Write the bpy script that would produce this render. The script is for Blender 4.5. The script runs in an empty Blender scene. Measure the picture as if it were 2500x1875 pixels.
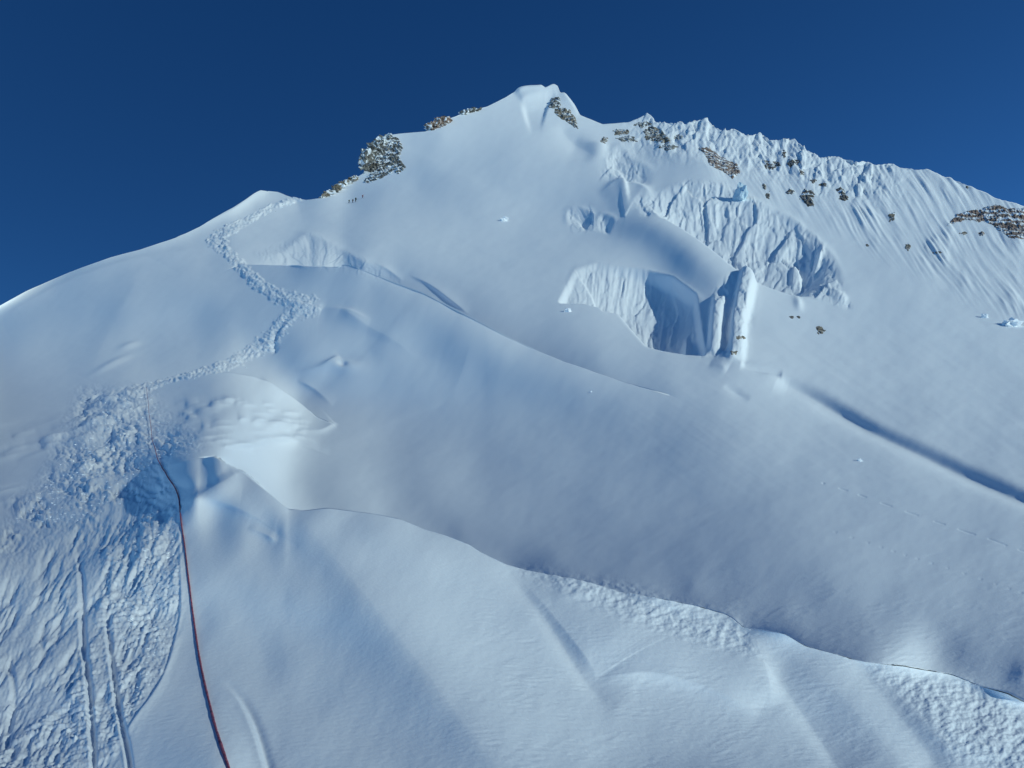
import bpy, bmesh, math, random
import numpy as np
from mathutils import Vector, noise as mnoise

# ------------------------------------------------------------------ camera, sky, sun, exposure
sc = bpy.context.scene
COL = sc.collection
PITCH = math.radians(14.0)
FPX = 1722.0                       # focal length in units of a 2212-wide picture
cd = bpy.data.cameras.new('camera'); cam = bpy.data.objects.new('camera', cd); COL.objects.link(cam)
cd.sensor_width = 36.0; cd.lens = 36.0 * FPX / 2212.0
cd.clip_start = 0.1; cd.clip_end = 60000
cam.location = (0, 0, 0); cam.rotation_euler = (math.pi / 2 + PITCH, 0, 0)
sc.camera = cam

SUN_AZ = math.radians(52.0)        # from straight behind the camera towards the right
SUN_EL = math.radians(13.0)
Ldir = Vector((math.sin(SUN_AZ) * math.cos(SUN_EL), -math.cos(SUN_AZ) * math.cos(SUN_EL), math.sin(SUN_EL)))
w = bpy.data.worlds.new('World'); sc.world = w; w.use_nodes = True
nt = w.node_tree; nt.nodes.clear()
sky = nt.nodes.new('ShaderNodeTexSky'); sky.sky_type = 'NISHITA'; sky.sun_disc = False
sky.sun_elevation = SUN_EL; sky.sun_rotation = -math.atan2(Ldir.x, Ldir.y)
sky.altitude = 7000; sky.air_density = 1.0; sky.dust_density = 0.3; sky.ozone_density = 3.0
bg = nt.nodes.new('ShaderNodeBackground'); bg.inputs['Strength'].default_value = 0.125
wo = nt.nodes.new('ShaderNodeOutputWorld')
gm = nt.nodes.new('ShaderNodeGamma'); gm.inputs['Gamma'].default_value = 1.5
tint = nt.nodes.new('ShaderNodeMix'); tint.data_type = 'RGBA'; tint.blend_type = 'MULTIPLY'; tint.inputs[0].default_value = 1
tint.inputs[7].default_value = (0.51, 0.72, 0.58, 1)
nt.links.new(sky.outputs[0], gm.inputs[0]); nt.links.new(gm.outputs[0], tint.inputs[6]); 
addc = nt.nodes.new('ShaderNodeMix'); addc.data_type = 'RGBA'; addc.blend_type = 'ADD'; addc.inputs[0].default_value = 1
addc.inputs[7].default_value = (0.010, 0.172, 0.755, 1)
nt.links.new(tint.outputs[2], addc.inputs[6]); nt.links.new(addc.outputs[2], bg.inputs[0]); nt.links.new(bg.outputs[0], wo.inputs[0])
sd = bpy.data.lights.new('sun', 'SUN'); sun = bpy.data.objects.new('sun', sd); COL.objects.link(sun)
sd.energy = 3.25; sd.angle = math.radians(0.53); sd.color = (0.86, 1.0, 0.93)
sun.rotation_euler = Ldir.to_track_quat('Z', 'Y').to_euler()
sc.view_settings.view_transform = 'Standard'; sc.view_settings.look = 'None'
sc.view_settings.exposure = -0.4; sc.view_settings.gamma = 1.0

# ------------------------------------------------------------------ noise helpers (numpy)
def _hash(ix, iy, seed):
    h = (ix.astype(np.int64) * 374761393 + iy.astype(np.int64) * 668265263 + seed * 974634777) & 0xffffffff
    h = ((h ^ (h >> 13)) * 1274126177) & 0xffffffff
    return ((h ^ (h >> 16)) & 0xffffff) / float(0x1000000)
def perlin(x, y, seed=0):
    x = np.asarray(x, float); y = np.asarray(y, float)
    x0 = np.floor(x); y0 = np.floor(y); fx = x - x0; fy = y - y0
    sx = fx**3 * (fx * (fx * 6 - 15) + 10); sy = fy**3 * (fy * (fy * 6 - 15) + 10)
    def g(ix, iy, dx, dy):
        a = _hash(ix, iy, seed) * 2 * np.pi
        return np.cos(a) * dx + np.sin(a) * dy
    n00 = g(x0, y0, fx, fy); n10 = g(x0 + 1, y0, fx - 1, fy)
    n01 = g(x0, y0 + 1, fx, fy - 1); n11 = g(x0 + 1, y0 + 1, fx - 1, fy - 1)
    return 1.5 * ((n00 * (1 - sx) + n10 * sx) * (1 - sy) + (n01 * (1 - sx) + n11 * sx) * sy)
def fbm(x, y, octv=4, seed=0, gain=0.5):
    s = 0; a = 1.0
    for o in range(octv):
        s = s + a * perlin(x * 2**o, y * 2**o, seed + o * 17); a *= gain
    return s
def ridged(x, y, octv=3, seed=0):
    s = 0; a = 1.0
    for o in range(octv):
        s = s + a * (1 - 2.2 * np.abs(perlin(x * 2**o, y * 2**o, seed + o * 31))); a *= 0.5
    return s
def worley(x, y, seed=0):
    x0 = np.floor(x); y0 = np.floor(y); best = np.full(np.shape(x), 9.0); rnd = np.zeros(np.shape(x))
    for i in (-1, 0, 1):
        for j in (-1, 0, 1):
            cx = x0 + i; cy = y0 + j
            px = cx + _hash(cx, cy, seed); py = cy + _hash(cx, cy, seed + 7)
            d = (px - x)**2 + (py - y)**2
            m = d < best
            rnd = np.where(m, _hash(cx, cy, seed + 13), rnd); best = np.where(m, d, best)
    return np.sqrt(best), rnd
def sstep(a, b, x):
    t = np.clip((x - a) / (b - a), 0, 1); return t * t * (3 - 2 * t)

# ------------------------------------------------------------------ the mountain: crest lines and distances
def curve(pts, smooth=False):
    a = np.array(pts, float)
    return lambda u: np.interp(u, a[:, 0], a[:, 1])
T = curve([(-900,1080),(-500,890),(-200,765),(0,661),(60,628),(150,588),(240,556),(300,541),(380,513),(430,491),(500,455),(540,430),(562,416),(575,413),(600,415),
 (632,427),(661,432),(693,428),(731,408),(757,392),(785,376),(800,345),(815,315),(837,293),(863,289),(920,284),(943,268),(971,256),(984,252),(1007,242),(1051,231),(1093,210),(1118,194),
 (1144,190),(1166,193),(1176,198),(1188,194),(1195,189),(1202,197),(1208,209),(1221,212),(1240,230),(1253,250),(1301,269),(1358,264),(1380,255),(1397,246),(1407,254),(1417,264),(1456,268),
 (1467,263),(1481,269),(1498,261),(1518,262),(1527,258),(1543,275),(1560,283),(1574,282),(1583,278),(1596,290),(1613,293),(1630,292),(1641,287),(1658,303),(1694,304),(1716,301),(1733,323),
 (1752,329),(1772,341),(1803,338),(1831,347),(1850,354),(1875,350),(1889,357),(1929,354),(1943,362),(1976,367),(2001,366),(2041,383),(2083,398),(2125,415),(2153,431),(2212,447),(2400,520),(2800,700)])
B = curve([(-900,1200),(-500,1010),(-200,880),(0,780),(200,715),(350,660),(450,605),(522,571),(600,573),(733,577),(737,572),(754,573),(780,582),(847,609),(914,633),(973,664),(1040,698),(1106,733),
 (1218,783),(1330,823),(1414,850),(1500,880),(1650,925),(1900,990),(2212,1080),(2800,1240)])
D = curve([(-900,1330),(-500,1150),(-200,1020),(0,930),(150,880),(220,850),(270,848),(317,838),(345,826),(400,813),(440,807),(500,806),(550,814),(590,832),(630,860),(680,905),(740,935),(900,960),
 (1200,1000),(1700,1060),(2212,1220),(2800,1400)])
C = curve([(-900,1450),(-500,1260),(-200,1150),(0,1090),(250,1030),(340,1006),(400,998),(465,991),(500,1008),(530,1030),(580,1072),(620,1102),(660,1108),(708,1105),(798,1119),(859,1132),(909,1152),(960,1166),(1010,1184),(1032,1199),
 (1086,1222),(1133,1233),(1212,1251),(1320,1278),(1416,1292),(1506,1310),(1570,1328),(1606,1357),(1646,1361),(1696,1371),(1739,1396),(1808,1415),(1866,1432),(1955,1440),(2056,1458),
 (2117,1483),(2178,1497),(2212,1515),(2500,1640),(2800,1760)])
rhoC = curve([(440,0),(540,0.10),(640,0.26),(800,0.52),(1000,0.76),(1200,0.9),(1500,1.03),(2800,1.12)])
rhoD = curve([(180,0),(270,0.08),(330,0.2),(430,0.35),(520,0.35),(590,0.22),(650,0.06),(690,0)])
rhoB = curve([(500,0),(550,0.10),(650,0.30),(740,0.45),(850,0.45),(1000,0.35),(1150,0.2),(1300,0.07),(1450,0)])
def bl(f, s):      # a smoothed version of a curve
    k = np.linspace(-2, 2, 9 if s < 60 else 81); wt = np.exp(-k * k); wt /= wt.sum()
    return lambda u: sum(a * f(u + b * s / 2) for a, b in zip(wt, k))
B_ = bl(B, 8); C = bl(C, 12); D = bl(D, 14); T = bl(T, 3); rhoC = bl(rhoC, 100); rhoD = bl(rhoD, 61); rhoB = bl(rhoB, 30)

LINES = [(C, rhoC, 600.0, bl(C, 260)), (D, rhoD, 300.0, bl(D, 160)), (B_, rhoB, 300.0, bl(B_, 120))]
def stepf(k, u, v):                # the jump in ln(distance) at a crest, fading out above it
    L, rho, dec, Ls = LINES[k]; x = Ls(u) - v
    if k == 0: dec = 170 + 430 * sstep(560, 1050, u)
    return np.where(v < L(u), rho(u) * (1 - sstep(0, 1, np.clip(x / dec, 0, 1))), 0.0)
CP = [  # (u, v, distance in metres)
 (300,2060,1.75),(1100,2060,1.8),(1900,2060,1.9),(-600,2060,1.8),(2700,2060,2.3),
 (0,1659,2.35),(500,1659,2.45),(1100,1659,2.7),(1700,1659,2.9),(2212,1659,3.2),(2600,1850,3.1),
 (0,1400,3.3),(500,1400,3.3),(1000,1450,3.8),(1500,1450,4.2),(2300,1585,4.3),(2500,1700,4.2),(-500,1500,2.9),
 (0,1200,4.8),(400,1200,4.6),(700,1250,4.7),(1100,1300,5.3),(1100,1240,6.3),(820,1135,6.0),(640,1110,5.6),(2100,1490,4.5),(1600,1400,5.0),(1600,1362,5.3),(2100,1560,4.1),
 (100,1000,9.0),(350,1000,8.0),(500,1040,6.6),(0,850,18),(350,850,12.5),(520,850,12.5),(-500,1050,11),
 (640,1050,7.6),(800,1090,10.3),(1000,1150,13),(1200,1200,15.3),(1500,1265,15.3),(1700,1330,14.5),(1950,1390,13.5),(2212,1450,12.5),(2700,1650,9.5),
 (640,900,15),(900,950,24),(1300,1050,30),(1800,1200,23),(2212,1250,23),(2700,1400,20),
 (500,750,22),(640,660,32),(800,760,42),(1000,800,54),(1300,900,58),(1700,1000,56),(2212,1050,55),(2700,1150,55),
 (250,700,28),(150,620,38),(0,680,30),(450,560,50),(560,440,85),(-500,900,20),
 (800,620,62),(620,577,48),(620,560,62),(680,545,72),(640,440,150),(760,440,290),(780,560,100),(800,500,175),(870,480,240),(900,400,370),(1000,600,165),(950,290,480),(830,330,420),
 (1150,700,130),(1150,450,350),(1170,200,700),(1100,320,500),(1300,750,115),(1300,560,250),(1300,300,620),
 (1500,800,110),(1500,560,270),(1500,400,480),(1500,280,640),(1800,900,95),(1800,700,200),(1800,500,370),(1800,350,600),
 (2100,850,125),(2100,600,260),(2100,420,440),(2212,450,430),(2700,700,300),(2700,900,150)]
#PERT0
PA_ = [-916,33295,-52290,14232,-1786,-11984,16122,860,-427,2910,-2328,2338,-3118,646,-4481,2334,-4527,423,-3237,-1390,-2118,-2055,-219,-3485,415,-4662,-16116,-18891,30880,4964,-8637,29888,-17545,10623,-1382,-3660,4208,-3562,3909,-2406,5260,-7407,4630,-3847,2859,-1589,1052,30,-1324,1969,-2719,164,7073,10597,-907,-14673,28012,-35679,28300,-13115,7420,5174,-7165,4989,-4630,1380,-6581,6581,-7600,1416,-5046,-359,-3001,-1929,561,-4810,2775,-5102,3275,6736,-7614,27680,-33037,46200,-29395,19743,-3512,-4105,8529,-7456,3186,-2044,3146,-5706,6037,-3832,2826,-2770,1100,-1596,-2113,1543,-5052,1130,10793,-13568,23808,-30504,48274,-49903,39687,-18245,8033,2407,-5351,6042,-3330,-898,-3552,1789,-6740,391,-4447,447,-3392,-323,-151,-4084,3759,-6339,-5467,22981,-25507,41564,-53658,62633,-39913,24338,-4263,1490,5383,-4831,4042,579,1474,-2959,3868,-2712,2356,-3857,1602,-2841,-1681,748,-5007,1339,12713,-23060,29284,-38896,53892,-53964,30502,-13995,9930,38,-1478,5833,-3882,46,-2358,1786,-5966,36,-4722,1227,-4123,743,-996,-3056,2743,-6182,-183,14521,-13262,24404,-31188,33464,-25920,31630,-23170,13461,-4497,-1667,3284,-331,1117,-2958,4387,-1758,2221,-3737,2012,-4100,-107,-1282,-2889,699,-3979,-4217,4785,-10966,14476,-15979,15314,-27117,37565,-17364,10654,2774,-4755,1763,-2895,2854,-7509,196,-5564,2274,-4581,2089,-2815,-1038,595,-5308,4750,1494,-944,5857,-6809,8908,-9949,23941,-43891,19791,-8304,-3957,5300,-2530,2364,-4593,8012,-2163,4100,-5720,2362,-5130,1294,-2773,-828,-439,-2753,-112,843,-2726,4402,-4571,7331,-18395,37568,-15070,-1389,9445,-6586,-910,347,-1925,-5388,-7564,-516,1184,-500,-503,-1550,-1577,-499,-5086,2189,-107,102,1286,-1738,2124,-2577,9372,-20552,5085,8061,-11533,3358,9416,-11841,17371,-9490,18676,-12104,2484,-11530,8074,-9528,6671,-6649,3134,-281,512,198,-139,706,-494,396,-2937,7144,-511,-6203,6758,-2148,-6027,9344,-12845,9868,-12803,9868,-527,10141,-12925,8187,-10154,4775,-9293]
PB_ = [-88622,69882,-63180,50073,-45741,33462,-26916,21701,-18968,12269,-7744,6641,-2724,1726,3402,-1261,2832,2539,2423,3937,1595,2730,3291,1396,284,29,79541,-70836,52673,-49876,39333,-31076,19405,-13931,10411,-3981,547,-394,-4006,8543,-11813,7733,-82,-9477,4722,-11950,2579,-3703,-5999,2372,2028,323,-49396,41336,-30266,25712,-28677,17674,-13983,5785,-5518,862,3701,-6741,13440,-21566,27893,-30063,29250,-23235,28745,-9453,7747,4854,2325,51,-181,113,37076,-27846,20098,-15769,17186,-11211,7465,-5082,4107,-3066,394,2385,-4122,9933,-13153,17716,-16772,13157,-16567,1691,5225,-14668,10946,-3148,-4304,5217,-33496,23079,-16595,13253,-6726,5940,-3834,4720,-4082,2697,-620,162,1862,-1545,5592,-5844,8312,-4730,8781,-1697,-2749,5145,-451,-6451,4918,58311,29388,-18999,13836,-11274,639,-2718,4393,-4071,2191,-1208,1320,240,245,326,1592,3340,-910,3311,-2210,3652,2542,234,636,3917,-16789,34965,-23526,14876,-9766,8032,-1507,2586,-4219,2139,611,208,-3427,2528,-2426,-1605,272,-4718,2762,806,3629,1485,-897,3087,1389,2479,6931,-15180,16430,-10251,5949,-4515,3669,-1781,1434,-364,-65,-268,948,-1048,571,-106,-955,1430,-1576,-334,-2406,913,2932,-653,674,861,-407,10192,-11148,7419,-3347,2204,-3641,950,960,-324,-812,1087,967,-1338,1717,1092,-477,1679,-210,-1796,-400,-1602,2710,728,1172,3243,-1487,581,5488,-4264,1865,-1154,657,-631,111,-326,-267,-219,-32,-357,-502,-17,-409,169,-399,-276,-365,0,181,-469,253,-553,1085,196,-1277,1313,-572,228,-136,220,67,118,77,146,67,107,198,-12,183,55,225,219,241,181,354,321,440,184,-116,-474]
#PERT1
NA = [(x, y) for y in range(400, 1601, 100) for x in range(-100, 2401, 100)]      # slopes above the near drift
NB = [(x, y) for y in range(1020, 1821, 80) for x in range(400, 2401, 80)]      # the near drift
def pert(u, v, which=None):
    out = 0 * (u + v)
    if PA_ is not None:
        for (x, y), c in zip(NA, PA_):
            if c: out = out + c * 1e-4 * np.exp(-((u - x)**2 + (v - y)**2) / (2 * 100.0**2))
    if PB_ is not None:
        o2 = 0 * (u + v)
        for (x, y), c in zip(NB, PB_):
            if c: o2 = o2 + c * 1e-4 * np.exp(-((u - x)**2 + (v - y)**2) / (2 * 80.0**2))
        out = out + o2 * (v >= C(u)) * sstep(430, 620, u)
    return out
def base_ln(u, v, rb_=True):
    """ln r without the steps at the folds."""
    global _rbf
    X = np.array([(p[0] / 1000, p[1] / 1000) for p in CP]); Y = np.log(np.array([p[2] for p in CP]))
    if '_rbf' not in globals():
        up, vp = X[:, 0] * 1000, X[:, 1] * 1000
        Y = Y - sum(stepf(k_, up, vp) for k_ in range(3))
        n = len(X); d2 = ((X[:, None] - X[None])**2).sum(-1)
        K = 0.5 * d2 * np.log(d2 + 1e-12) + np.eye(n) * 0.006
        P = np.c_[np.ones(n), X]; A = np.zeros((n + 3, n + 3)); A[:n, :n] = K; A[:n, n:] = P; A[n:, :n] = P.T
        _rbf = np.linalg.solve(A, np.r_[Y, 0, 0, 0])
    x = u / 1000; y = v / 1000; s = _rbf[-3] + _rbf[-2] * x + _rbf[-1] * y
    for (a, b), c in zip(X, _rbf):
        d2 = (x - a)**2 + (y - b)**2; s = s + c * 0.5 * d2 * np.log(d2 + 1e-12)
    return s + pert(u, v)

US = 2.0
ucol = np.r_[np.linspace(-880, -60, 60, endpoint=False), np.arange(-60, 2272, US), np.linspace(2272, 2780, 50)]
def bandrows(hi, n):  return np.linspace(0, 1, n)
rowsV = []; rowsLn = []; rowsS = []; fold = []; lays = []; step = 0       # lists of rows (each an array over columns)
u = ucol
# band 0: far below the frame up to C ; then fold C ; band 1 to D ; fold D ; band 2 to B ; fold ; band 3 to T ; back side
def lip(v, L, rho):  return 0
def push(v, ln, sv, f):
    rowsV.append(v); rowsLn.append(ln); rowsS.append(sv); fold.append(f); lays.append(step)
NF = 8
amts = {}
def add_band(lo, hi, n, step, first, t=None):
    """rows from v=lo(u) up to v=hi(u)"""
    tt = np.linspace(0, 1, n) if t is None else t
    for v in [lo + (hi - lo) * s for s in tt[:-1]] + [hi + 0.4, hi]:
        push(v, base_ln(u, v) + sum(stepf(q_, u, np.minimum(v, LINES[q_][0](u) - 1e-3)) for q_ in range(step)), v, False)
def add_fold(L, step0, rho, delta):
    l0 = base_ln(u, L) + sum((stepf(q_, u, L) for q_ in range(step0)), 0 * u)
    amt = np.clip(rho / 0.1, 0, 1)
    for k in range(1, NF + 1):
        s = k / (NF + 1.0)
        v = L + delta * amt * math.sin(s * math.pi / 2) - 0.3 * k * (1 - amt)
        vs = L - 0.3 * k * (1 - amt)
        lk = base_ln(u, vs) + sum((stepf(q_, u, np.minimum(vs, LINES[q_][0](u) - 1e-3)) for q_ in range(step0)), 0 * u)
        push(v, lk + rho * s, vs, True); amts[len(rowsV) - 1] = amt
zero = np.zeros_like(u)
step = 0
t0 = np.r_[np.linspace(0, 0.32, 60, endpoint=False), np.linspace(0.32, 1, 330)]
low = np.full_like(u, 2060.0)
add_band(low, C(u), 0, step, True, t0)
def next_band(L, Lnext, rho, delta, n):
    global step
    add_fold(L, step, rho, delta)
    step += 1
    amt = np.clip(rho / 0.1, 0, 1)
    start = L + delta * amt - 0.3 * (NF + 1) * (1 - amt)
    add_band(start, Lnext, 0, step, False, np.linspace(1.0 / n, 1, n))
next_band(C(u), D(u), rhoC(u), 10.0, 190)
next_band(D(u), B_(u), rhoD(u), 8.0, 200)
next_band(B_(u), T(u), rhoB(u), 8.0, 330)
for k in range(1, 9):
    s = k / 8.0
    push(T(u) + 90 * s**1.5, base_ln(u, T(u)) + sum(stepf(q_, u, T(u)) for q_ in range(3)) + 0.35 * s**0.7, T(u), True)
V = np.array(rowsV); LN = np.array(rowsLn); SV = np.array(rowsS); FOLD = np.array(fold); LAY = np.array(lays)[:, None]; CURLAY = None
U = np.broadcast_to(u, V.shape).copy()
cP, sP = math.cos(PITCH), math.sin(PITCH)
def world(U, V, R):
    a = (U - 1106) / FPX; b = -(V - 829.5) / FPX
    return np.stack([R * a, R * (cP - b * sP), R * (sP + b * cP)], -1)
R = np.exp(LN)
P = world(U, V, R)

# ------------------------------------------------------------------ surface relief, heights in 1/FPX of the distance
H = np.zeros_like(V); HS = np.zeros_like(V)
def seg_dist(pts, full):
    """distance, signed side, and interpolated data along a polyline"""
    bd = np.full(U[full].shape, 1e9); bs = np.zeros_like(bd); bt = np.zeros_like(bd)
    uu = U[full]; vv = SV[full]
    n = len(pts) - 1
    for i in range(n):
        ax, ay = pts[i][:2]; bx, by = pts[i + 1][:2]; dx, dy = bx - ax, by - ay; L2 = dx * dx + dy * dy
        t = ((uu - ax) * dx + (vv - ay) * dy) / L2; tc = np.clip(t, 0, 1)
        d = np.hypot(uu - ax - tc * dx, vv - ay - tc * dy); m = d < bd
        s = (dx * (vv - ay) - dy * (uu - ax)) / math.sqrt(L2) / np.maximum(d, 1e-6)
        bs = np.where(m, s, bs); bt = np.where(m, i + tc, bt); bd = np.where(m, d, bd)
    return bd, bs, bt
def spline(pts, n=9):
    a = np.array(pts, float); a = np.vstack([2 * a[0] - a[1], a, 2 * a[-1] - a[-2]]); out = []
    for i in range(1, len(a) - 2):
        for t in np.arange(n) / n:
            out.append(0.5 * (2 * a[i] + (a[i+1] - a[i-1]) * t + (2*a[i-1] - 5*a[i] + 4*a[i+1] - a[i+2]) * t*t + (3*a[i] - a[i-1] - 3*a[i+1] + a[i+2]) * t**3))
    out.append(a[-2]); return out
def ridge(pts, wp, wn, p=1.5, h=1.0, wob=0, seed=0):
    if len(pts) > 2: pts = spline(pts)
    L = np.r_[0, np.cumsum([math.dist(a[:2], b[:2]) for a, b in zip(pts[:-1], pts[1:])])]; e = min(0.25 * L[-1], 1.2 * max(wp, wn)) + 1e-6
    pts = [(a[0], a[1], a[2] * math.sin(min(1, l / e, (L[-1] - l) / e) * math.pi / 2)) for a, l in zip(pts, L)]
    """pts: (u, v, height).  wp: width on the side below (line going right) / left (line going down); wn: the other side"""
    W = max(wp, wn) * (4 if p < 1.3 else 3)
    xs = [a[0] for a in pts]; ys = [a[1] for a in pts]
    full = (U > min(xs) - W) & (U < max(xs) + W) & (SV > min(ys) - W) & (SV < max(ys) + W)
    if CURLAY is not None: full &= (LAY == CURLAY)
    if not full.any(): return
    d, s, t = seg_dist(pts, full)
    if wob: d = np.abs(d * s + wob * perlin(U[full] / 40, SV[full] / 40, seed)); 
    hh = np.interp(t, range(len(pts)), [a[2] for a in pts])
    ww = wn + (wp - wn) * (0.5 + 0.5 * np.sin(np.clip(s, -1, 1) * math.pi / 2))
    H[full] += h * hh * np.exp(-(d / ww)**p)
def scarp(pts, depth, wd, wr, lip=0, lw=10, region=None, e0=0.16):
    pts = spline(pts); W = wd + wr + 10
    L = np.r_[0, np.cumsum([math.dist(a[:2], b[:2]) for a, b in zip(pts[:-1], pts[1:])])]
    xs = [a[0] for a in pts]; ys = [a[1] for a in pts]
    full = (U > min(xs) - W) & (U < max(xs) + W) & (SV > min(ys) - W) & (SV < max(ys) + W)
    if CURLAY is not None: full &= (LAY == CURLAY)
    d, s, t = seg_dist(pts, full)
    e = 0.16 * L[-1]; l = np.interp(t, range(len(L)), L); tap = sstep(0, e0 * L[-1], l) * sstep(0, e, L[-1] - l) * (0.5 + 0.5 * np.clip(np.abs(s), 0, 1))
    sd_ = d * np.sign(s); k = np.clip(sd_ / wd, 0, 1)
    h = -depth * (k * 0.7 + 0.3 * k * k * (3 - 2 * k)) * (1 - sstep(wd, wd + wr, sd_))
    h = h + lip * np.exp(-(sd_ / lw)**2)
    HS[full] += h * tap * (1 if region is None else poly_mask(region, 12)[full])
def facets(x, y, seed, tilt=0.8, bias=0.0):
    """flat broken faces: every cell is a plane of its own height and tilt"""
    x0 = np.floor(x); y0 = np.floor(y); best = np.full(np.shape(x), 9.0); val = np.zeros(np.shape(x))
    for i in (-1, 0, 1):
        for j in (-1, 0, 1):
            cx = x0 + i; cy = y0 + j
            px = cx + _hash(cx, cy, seed); py = cy + _hash(cx, cy, seed + 7)
            d = (px - x)**2 + (py - y)**2; m = d < best
            f = (_hash(cx, cy, seed + 13) - 0.5) + tilt * ((_hash(cx, cy, seed + 19) - 0.5) * (x - px) + (_hash(cx, cy, seed + 23) - 0.5) * (y - py)) - bias * (x - px)
            val = np.where(m, f, val); best = np.where(m, d, best)
    return val
def bump(u0, v0, a, b, h, ang=0, p=2.0, e=1.0):
    c, s = math.cos(math.radians(ang)), math.sin(math.radians(ang))
    x = (U - u0) * c + (SV - v0) * s; y = -(U - u0) * s + (SV - v0) * c
    H[:] += h * np.exp(-((x / a)**2 + (y / b)**2)**(p / 2))
def poly_mask(pts, soft):
    """signed soft inside mask of a polygon"""
    xs = [a[0] for a in pts]; ys = [a[1] for a in pts]; M = np.zeros_like(V)
    full = (U > min(xs) - soft * 2) & (U < max(xs) + soft * 2) & (SV > min(ys) - soft * 2) & (SV < max(ys) + soft * 2)
    uu, vv = U[full], SV[full]; ins = np.zeros(uu.shape, bool); n = len(pts)
    for i in range(n):
        x1, y1 = pts[i]; x2, y2 = pts[(i + 1) % n]
        c = ((y1 > vv) != (y2 > vv))
        if y1 != y2:
            ins ^= c & (uu < (x2 - x1) * (vv - y1) / (y2 - y1) + x1)
    d, s, t = seg_dist(list(pts) + [pts[0]], full)
    M[full] = sstep(-soft, soft, np.where(ins, d, -d)); return M

# --- foreground drifts
#FG
CURLAY = 0
ridge([(560,1050,0),(650,1130,10),(760,1270,22),(870,1410,24),(1000,1580,21),(1150,1760,14)], 60, 260, 1.6)
ridge([(1095,1240,-2),(1180,1340,-9),(1260,1460,-10),(1330,1540,-2)], 22, 50, 1.6)
ridge([(1120,1250,1),(1190,1330,8),(1275,1440,12),(1292,1466,9)], 16, 110, 1.3)
ridge([(1280,1466,3),(1400,1462,11),(1520,1490,11),(1640,1545,8)], 14, 110, 1.3)
ridge([(1190,1305,2),(1260,1290,4),(1330,1290,2)], 10, 40, 1.3)
ridge([(1600,1370,-4),(1680,1460,-9),(1760,1570,-9),(1830,1680,-8)], 25, 60, 1.6)
ridge([(1610,1370,5),(1650,1440,9),(1665,1525,7)], 60, 25, 1.5)
ridge([(1640,1370,2),(1780,1470,6),(1900,1600,6),(2000,1720,5)], 50, 60, 1.5)
ridge([(1870,1430,1),(1980,1540,3),(2040,1610,4),(2090,1680,4)], 20, 180, 1.4)
ridge([(1830,1420,-4),(1900,1490,-8),(1990,1600,-8),(2040,1680,-8)], 50, 30, 1.6)
bump(1450,1640,150,45,-5)
bump(1560,1450,110,45,3,15)
CURLAY = None
for CURLAY in (1, 2):
    ridge([(590,800,0),(610,865,4),(630,925,6),(650,985,4),(670,1030,0)], 120, 220, 2)
CURLAY = None
# --- block and hollow by the rope
ridge([(340,1010,3),(400,1000,7),(465,992,8),(500,1005,4)], 8, 40, 1.3)
ridge([(350,1050,-7),(430,1035,-8),(500,1015,-5)], 22, 12, 1.8)
ridge([(400,1095,3),(480,1045,6),(535,1030,6),(620,1110,4)], 50, 14, 1.5)
ridge([(390,1080,4),(440,1080,7),(520,1105,8),(600,1150,3)], 12, 40, 1.3)
ridge([(400,1092,-1),(470,1096,-3),(560,1130,-3),(650,1190,-1)], 18, 12, 1.5)
ridge([(535,1140,2),(580,1162,6),(600,1168,2)], 6, 20, 1.3)
# --- groove at the bottom
ridge([(485,1470,0),(530,1520,-4),(560,1580,-6),(585,1670,-7),(600,1740,-7)], 7, 9, 1.8)
ridge([(490,1490,0),(515,1520,1.5),(545,1590,2),(568,1670,2)], 10, 5, 1.6)
# --- long drift streaks (sastrugi) of the left slope
rng = random.Random(5)
for k in range(64):
    x = rng.uniform(-150, 330); y = rng.uniform(860, 1090) + (250 - x) * 0.22
    if x > 250: continue
    l = rng.uniform(40, 150); a = rng.uniform(-0.34, -0.22)
    ridge([(x, y, 0), (x + l * 0.4 * math.cos(a), y + l * 0.4 * math.sin(a), rng.uniform(2.5, 8)), (x + l, y + l * math.sin(a), 0)], rng.uniform(3, 7), rng.uniform(8, 18), 1.3)
for k in range(60):
    x = rng.uniform(370, 640); y = rng.uniform(870, 985)
    l = rng.uniform(20, 90); a = -0.25 + (x - 370) / 600 + rng.uniform(-.08, .08)
    ridge([(x, y, 0), (x + l * 0.4 * math.cos(a), y + l * 0.4 * math.sin(a), rng.uniform(1.5, 4.5)), (x + l, y + l * math.sin(a), 0)], rng.uniform(2.5, 5), rng.uniform(6, 12), 1.3)
ridge([(640,938,2),(690,938,6),(722,922,5),(728,916,2)], 4, 16, 1.3)
ridge([(570,915,2),(590,925,5),(640,930,2)], 8, 18, 1.3)
ridge([(500,965,1),(580,950,4),(620,960,5),(690,972,2)], 7, 26, 1.4)
bump(735,792,36,14,9); bump(742,790,9,6,-6)
ridge([(640,805,0),(700,795,4),(735,770,5)], 12, 8, 1.4)
ridge([(640,823,0),(668,838,4),(690,852,3),(720,880,1)], 6, 14, 1.3)
ridge([(660,826,1),(692,830,5)], 4, 8, 1.3)
ridge([(735,668,2),(760,682,5),(800,705,3),(850,730,2),(900,770,0)], 14, 22, 1.4)
ridge([(690,665,0),(740,668,4),(800,690,2)], 40, 6, 1.4)
ridge([(600,700,0),(700,690,-4),(850,740,-6),(1000,790,-3)], 50, 50, 1.6)
ridge([(560,815,0),(585,835,4),(610,860,2)], 20, 6, 1.3)
ridge([(320,560,4),(280,650,6),(230,740,6),(190,820,3)], 40, 60, 1.6)
ridge([(0,690,2),(120,625,5),(260,575,6),(400,545,4),(480,530,2)], 40, 12, 1.5)
bump(280,750,22,6,4,-20); bump(240,790,40,6,4,-25)
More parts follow.
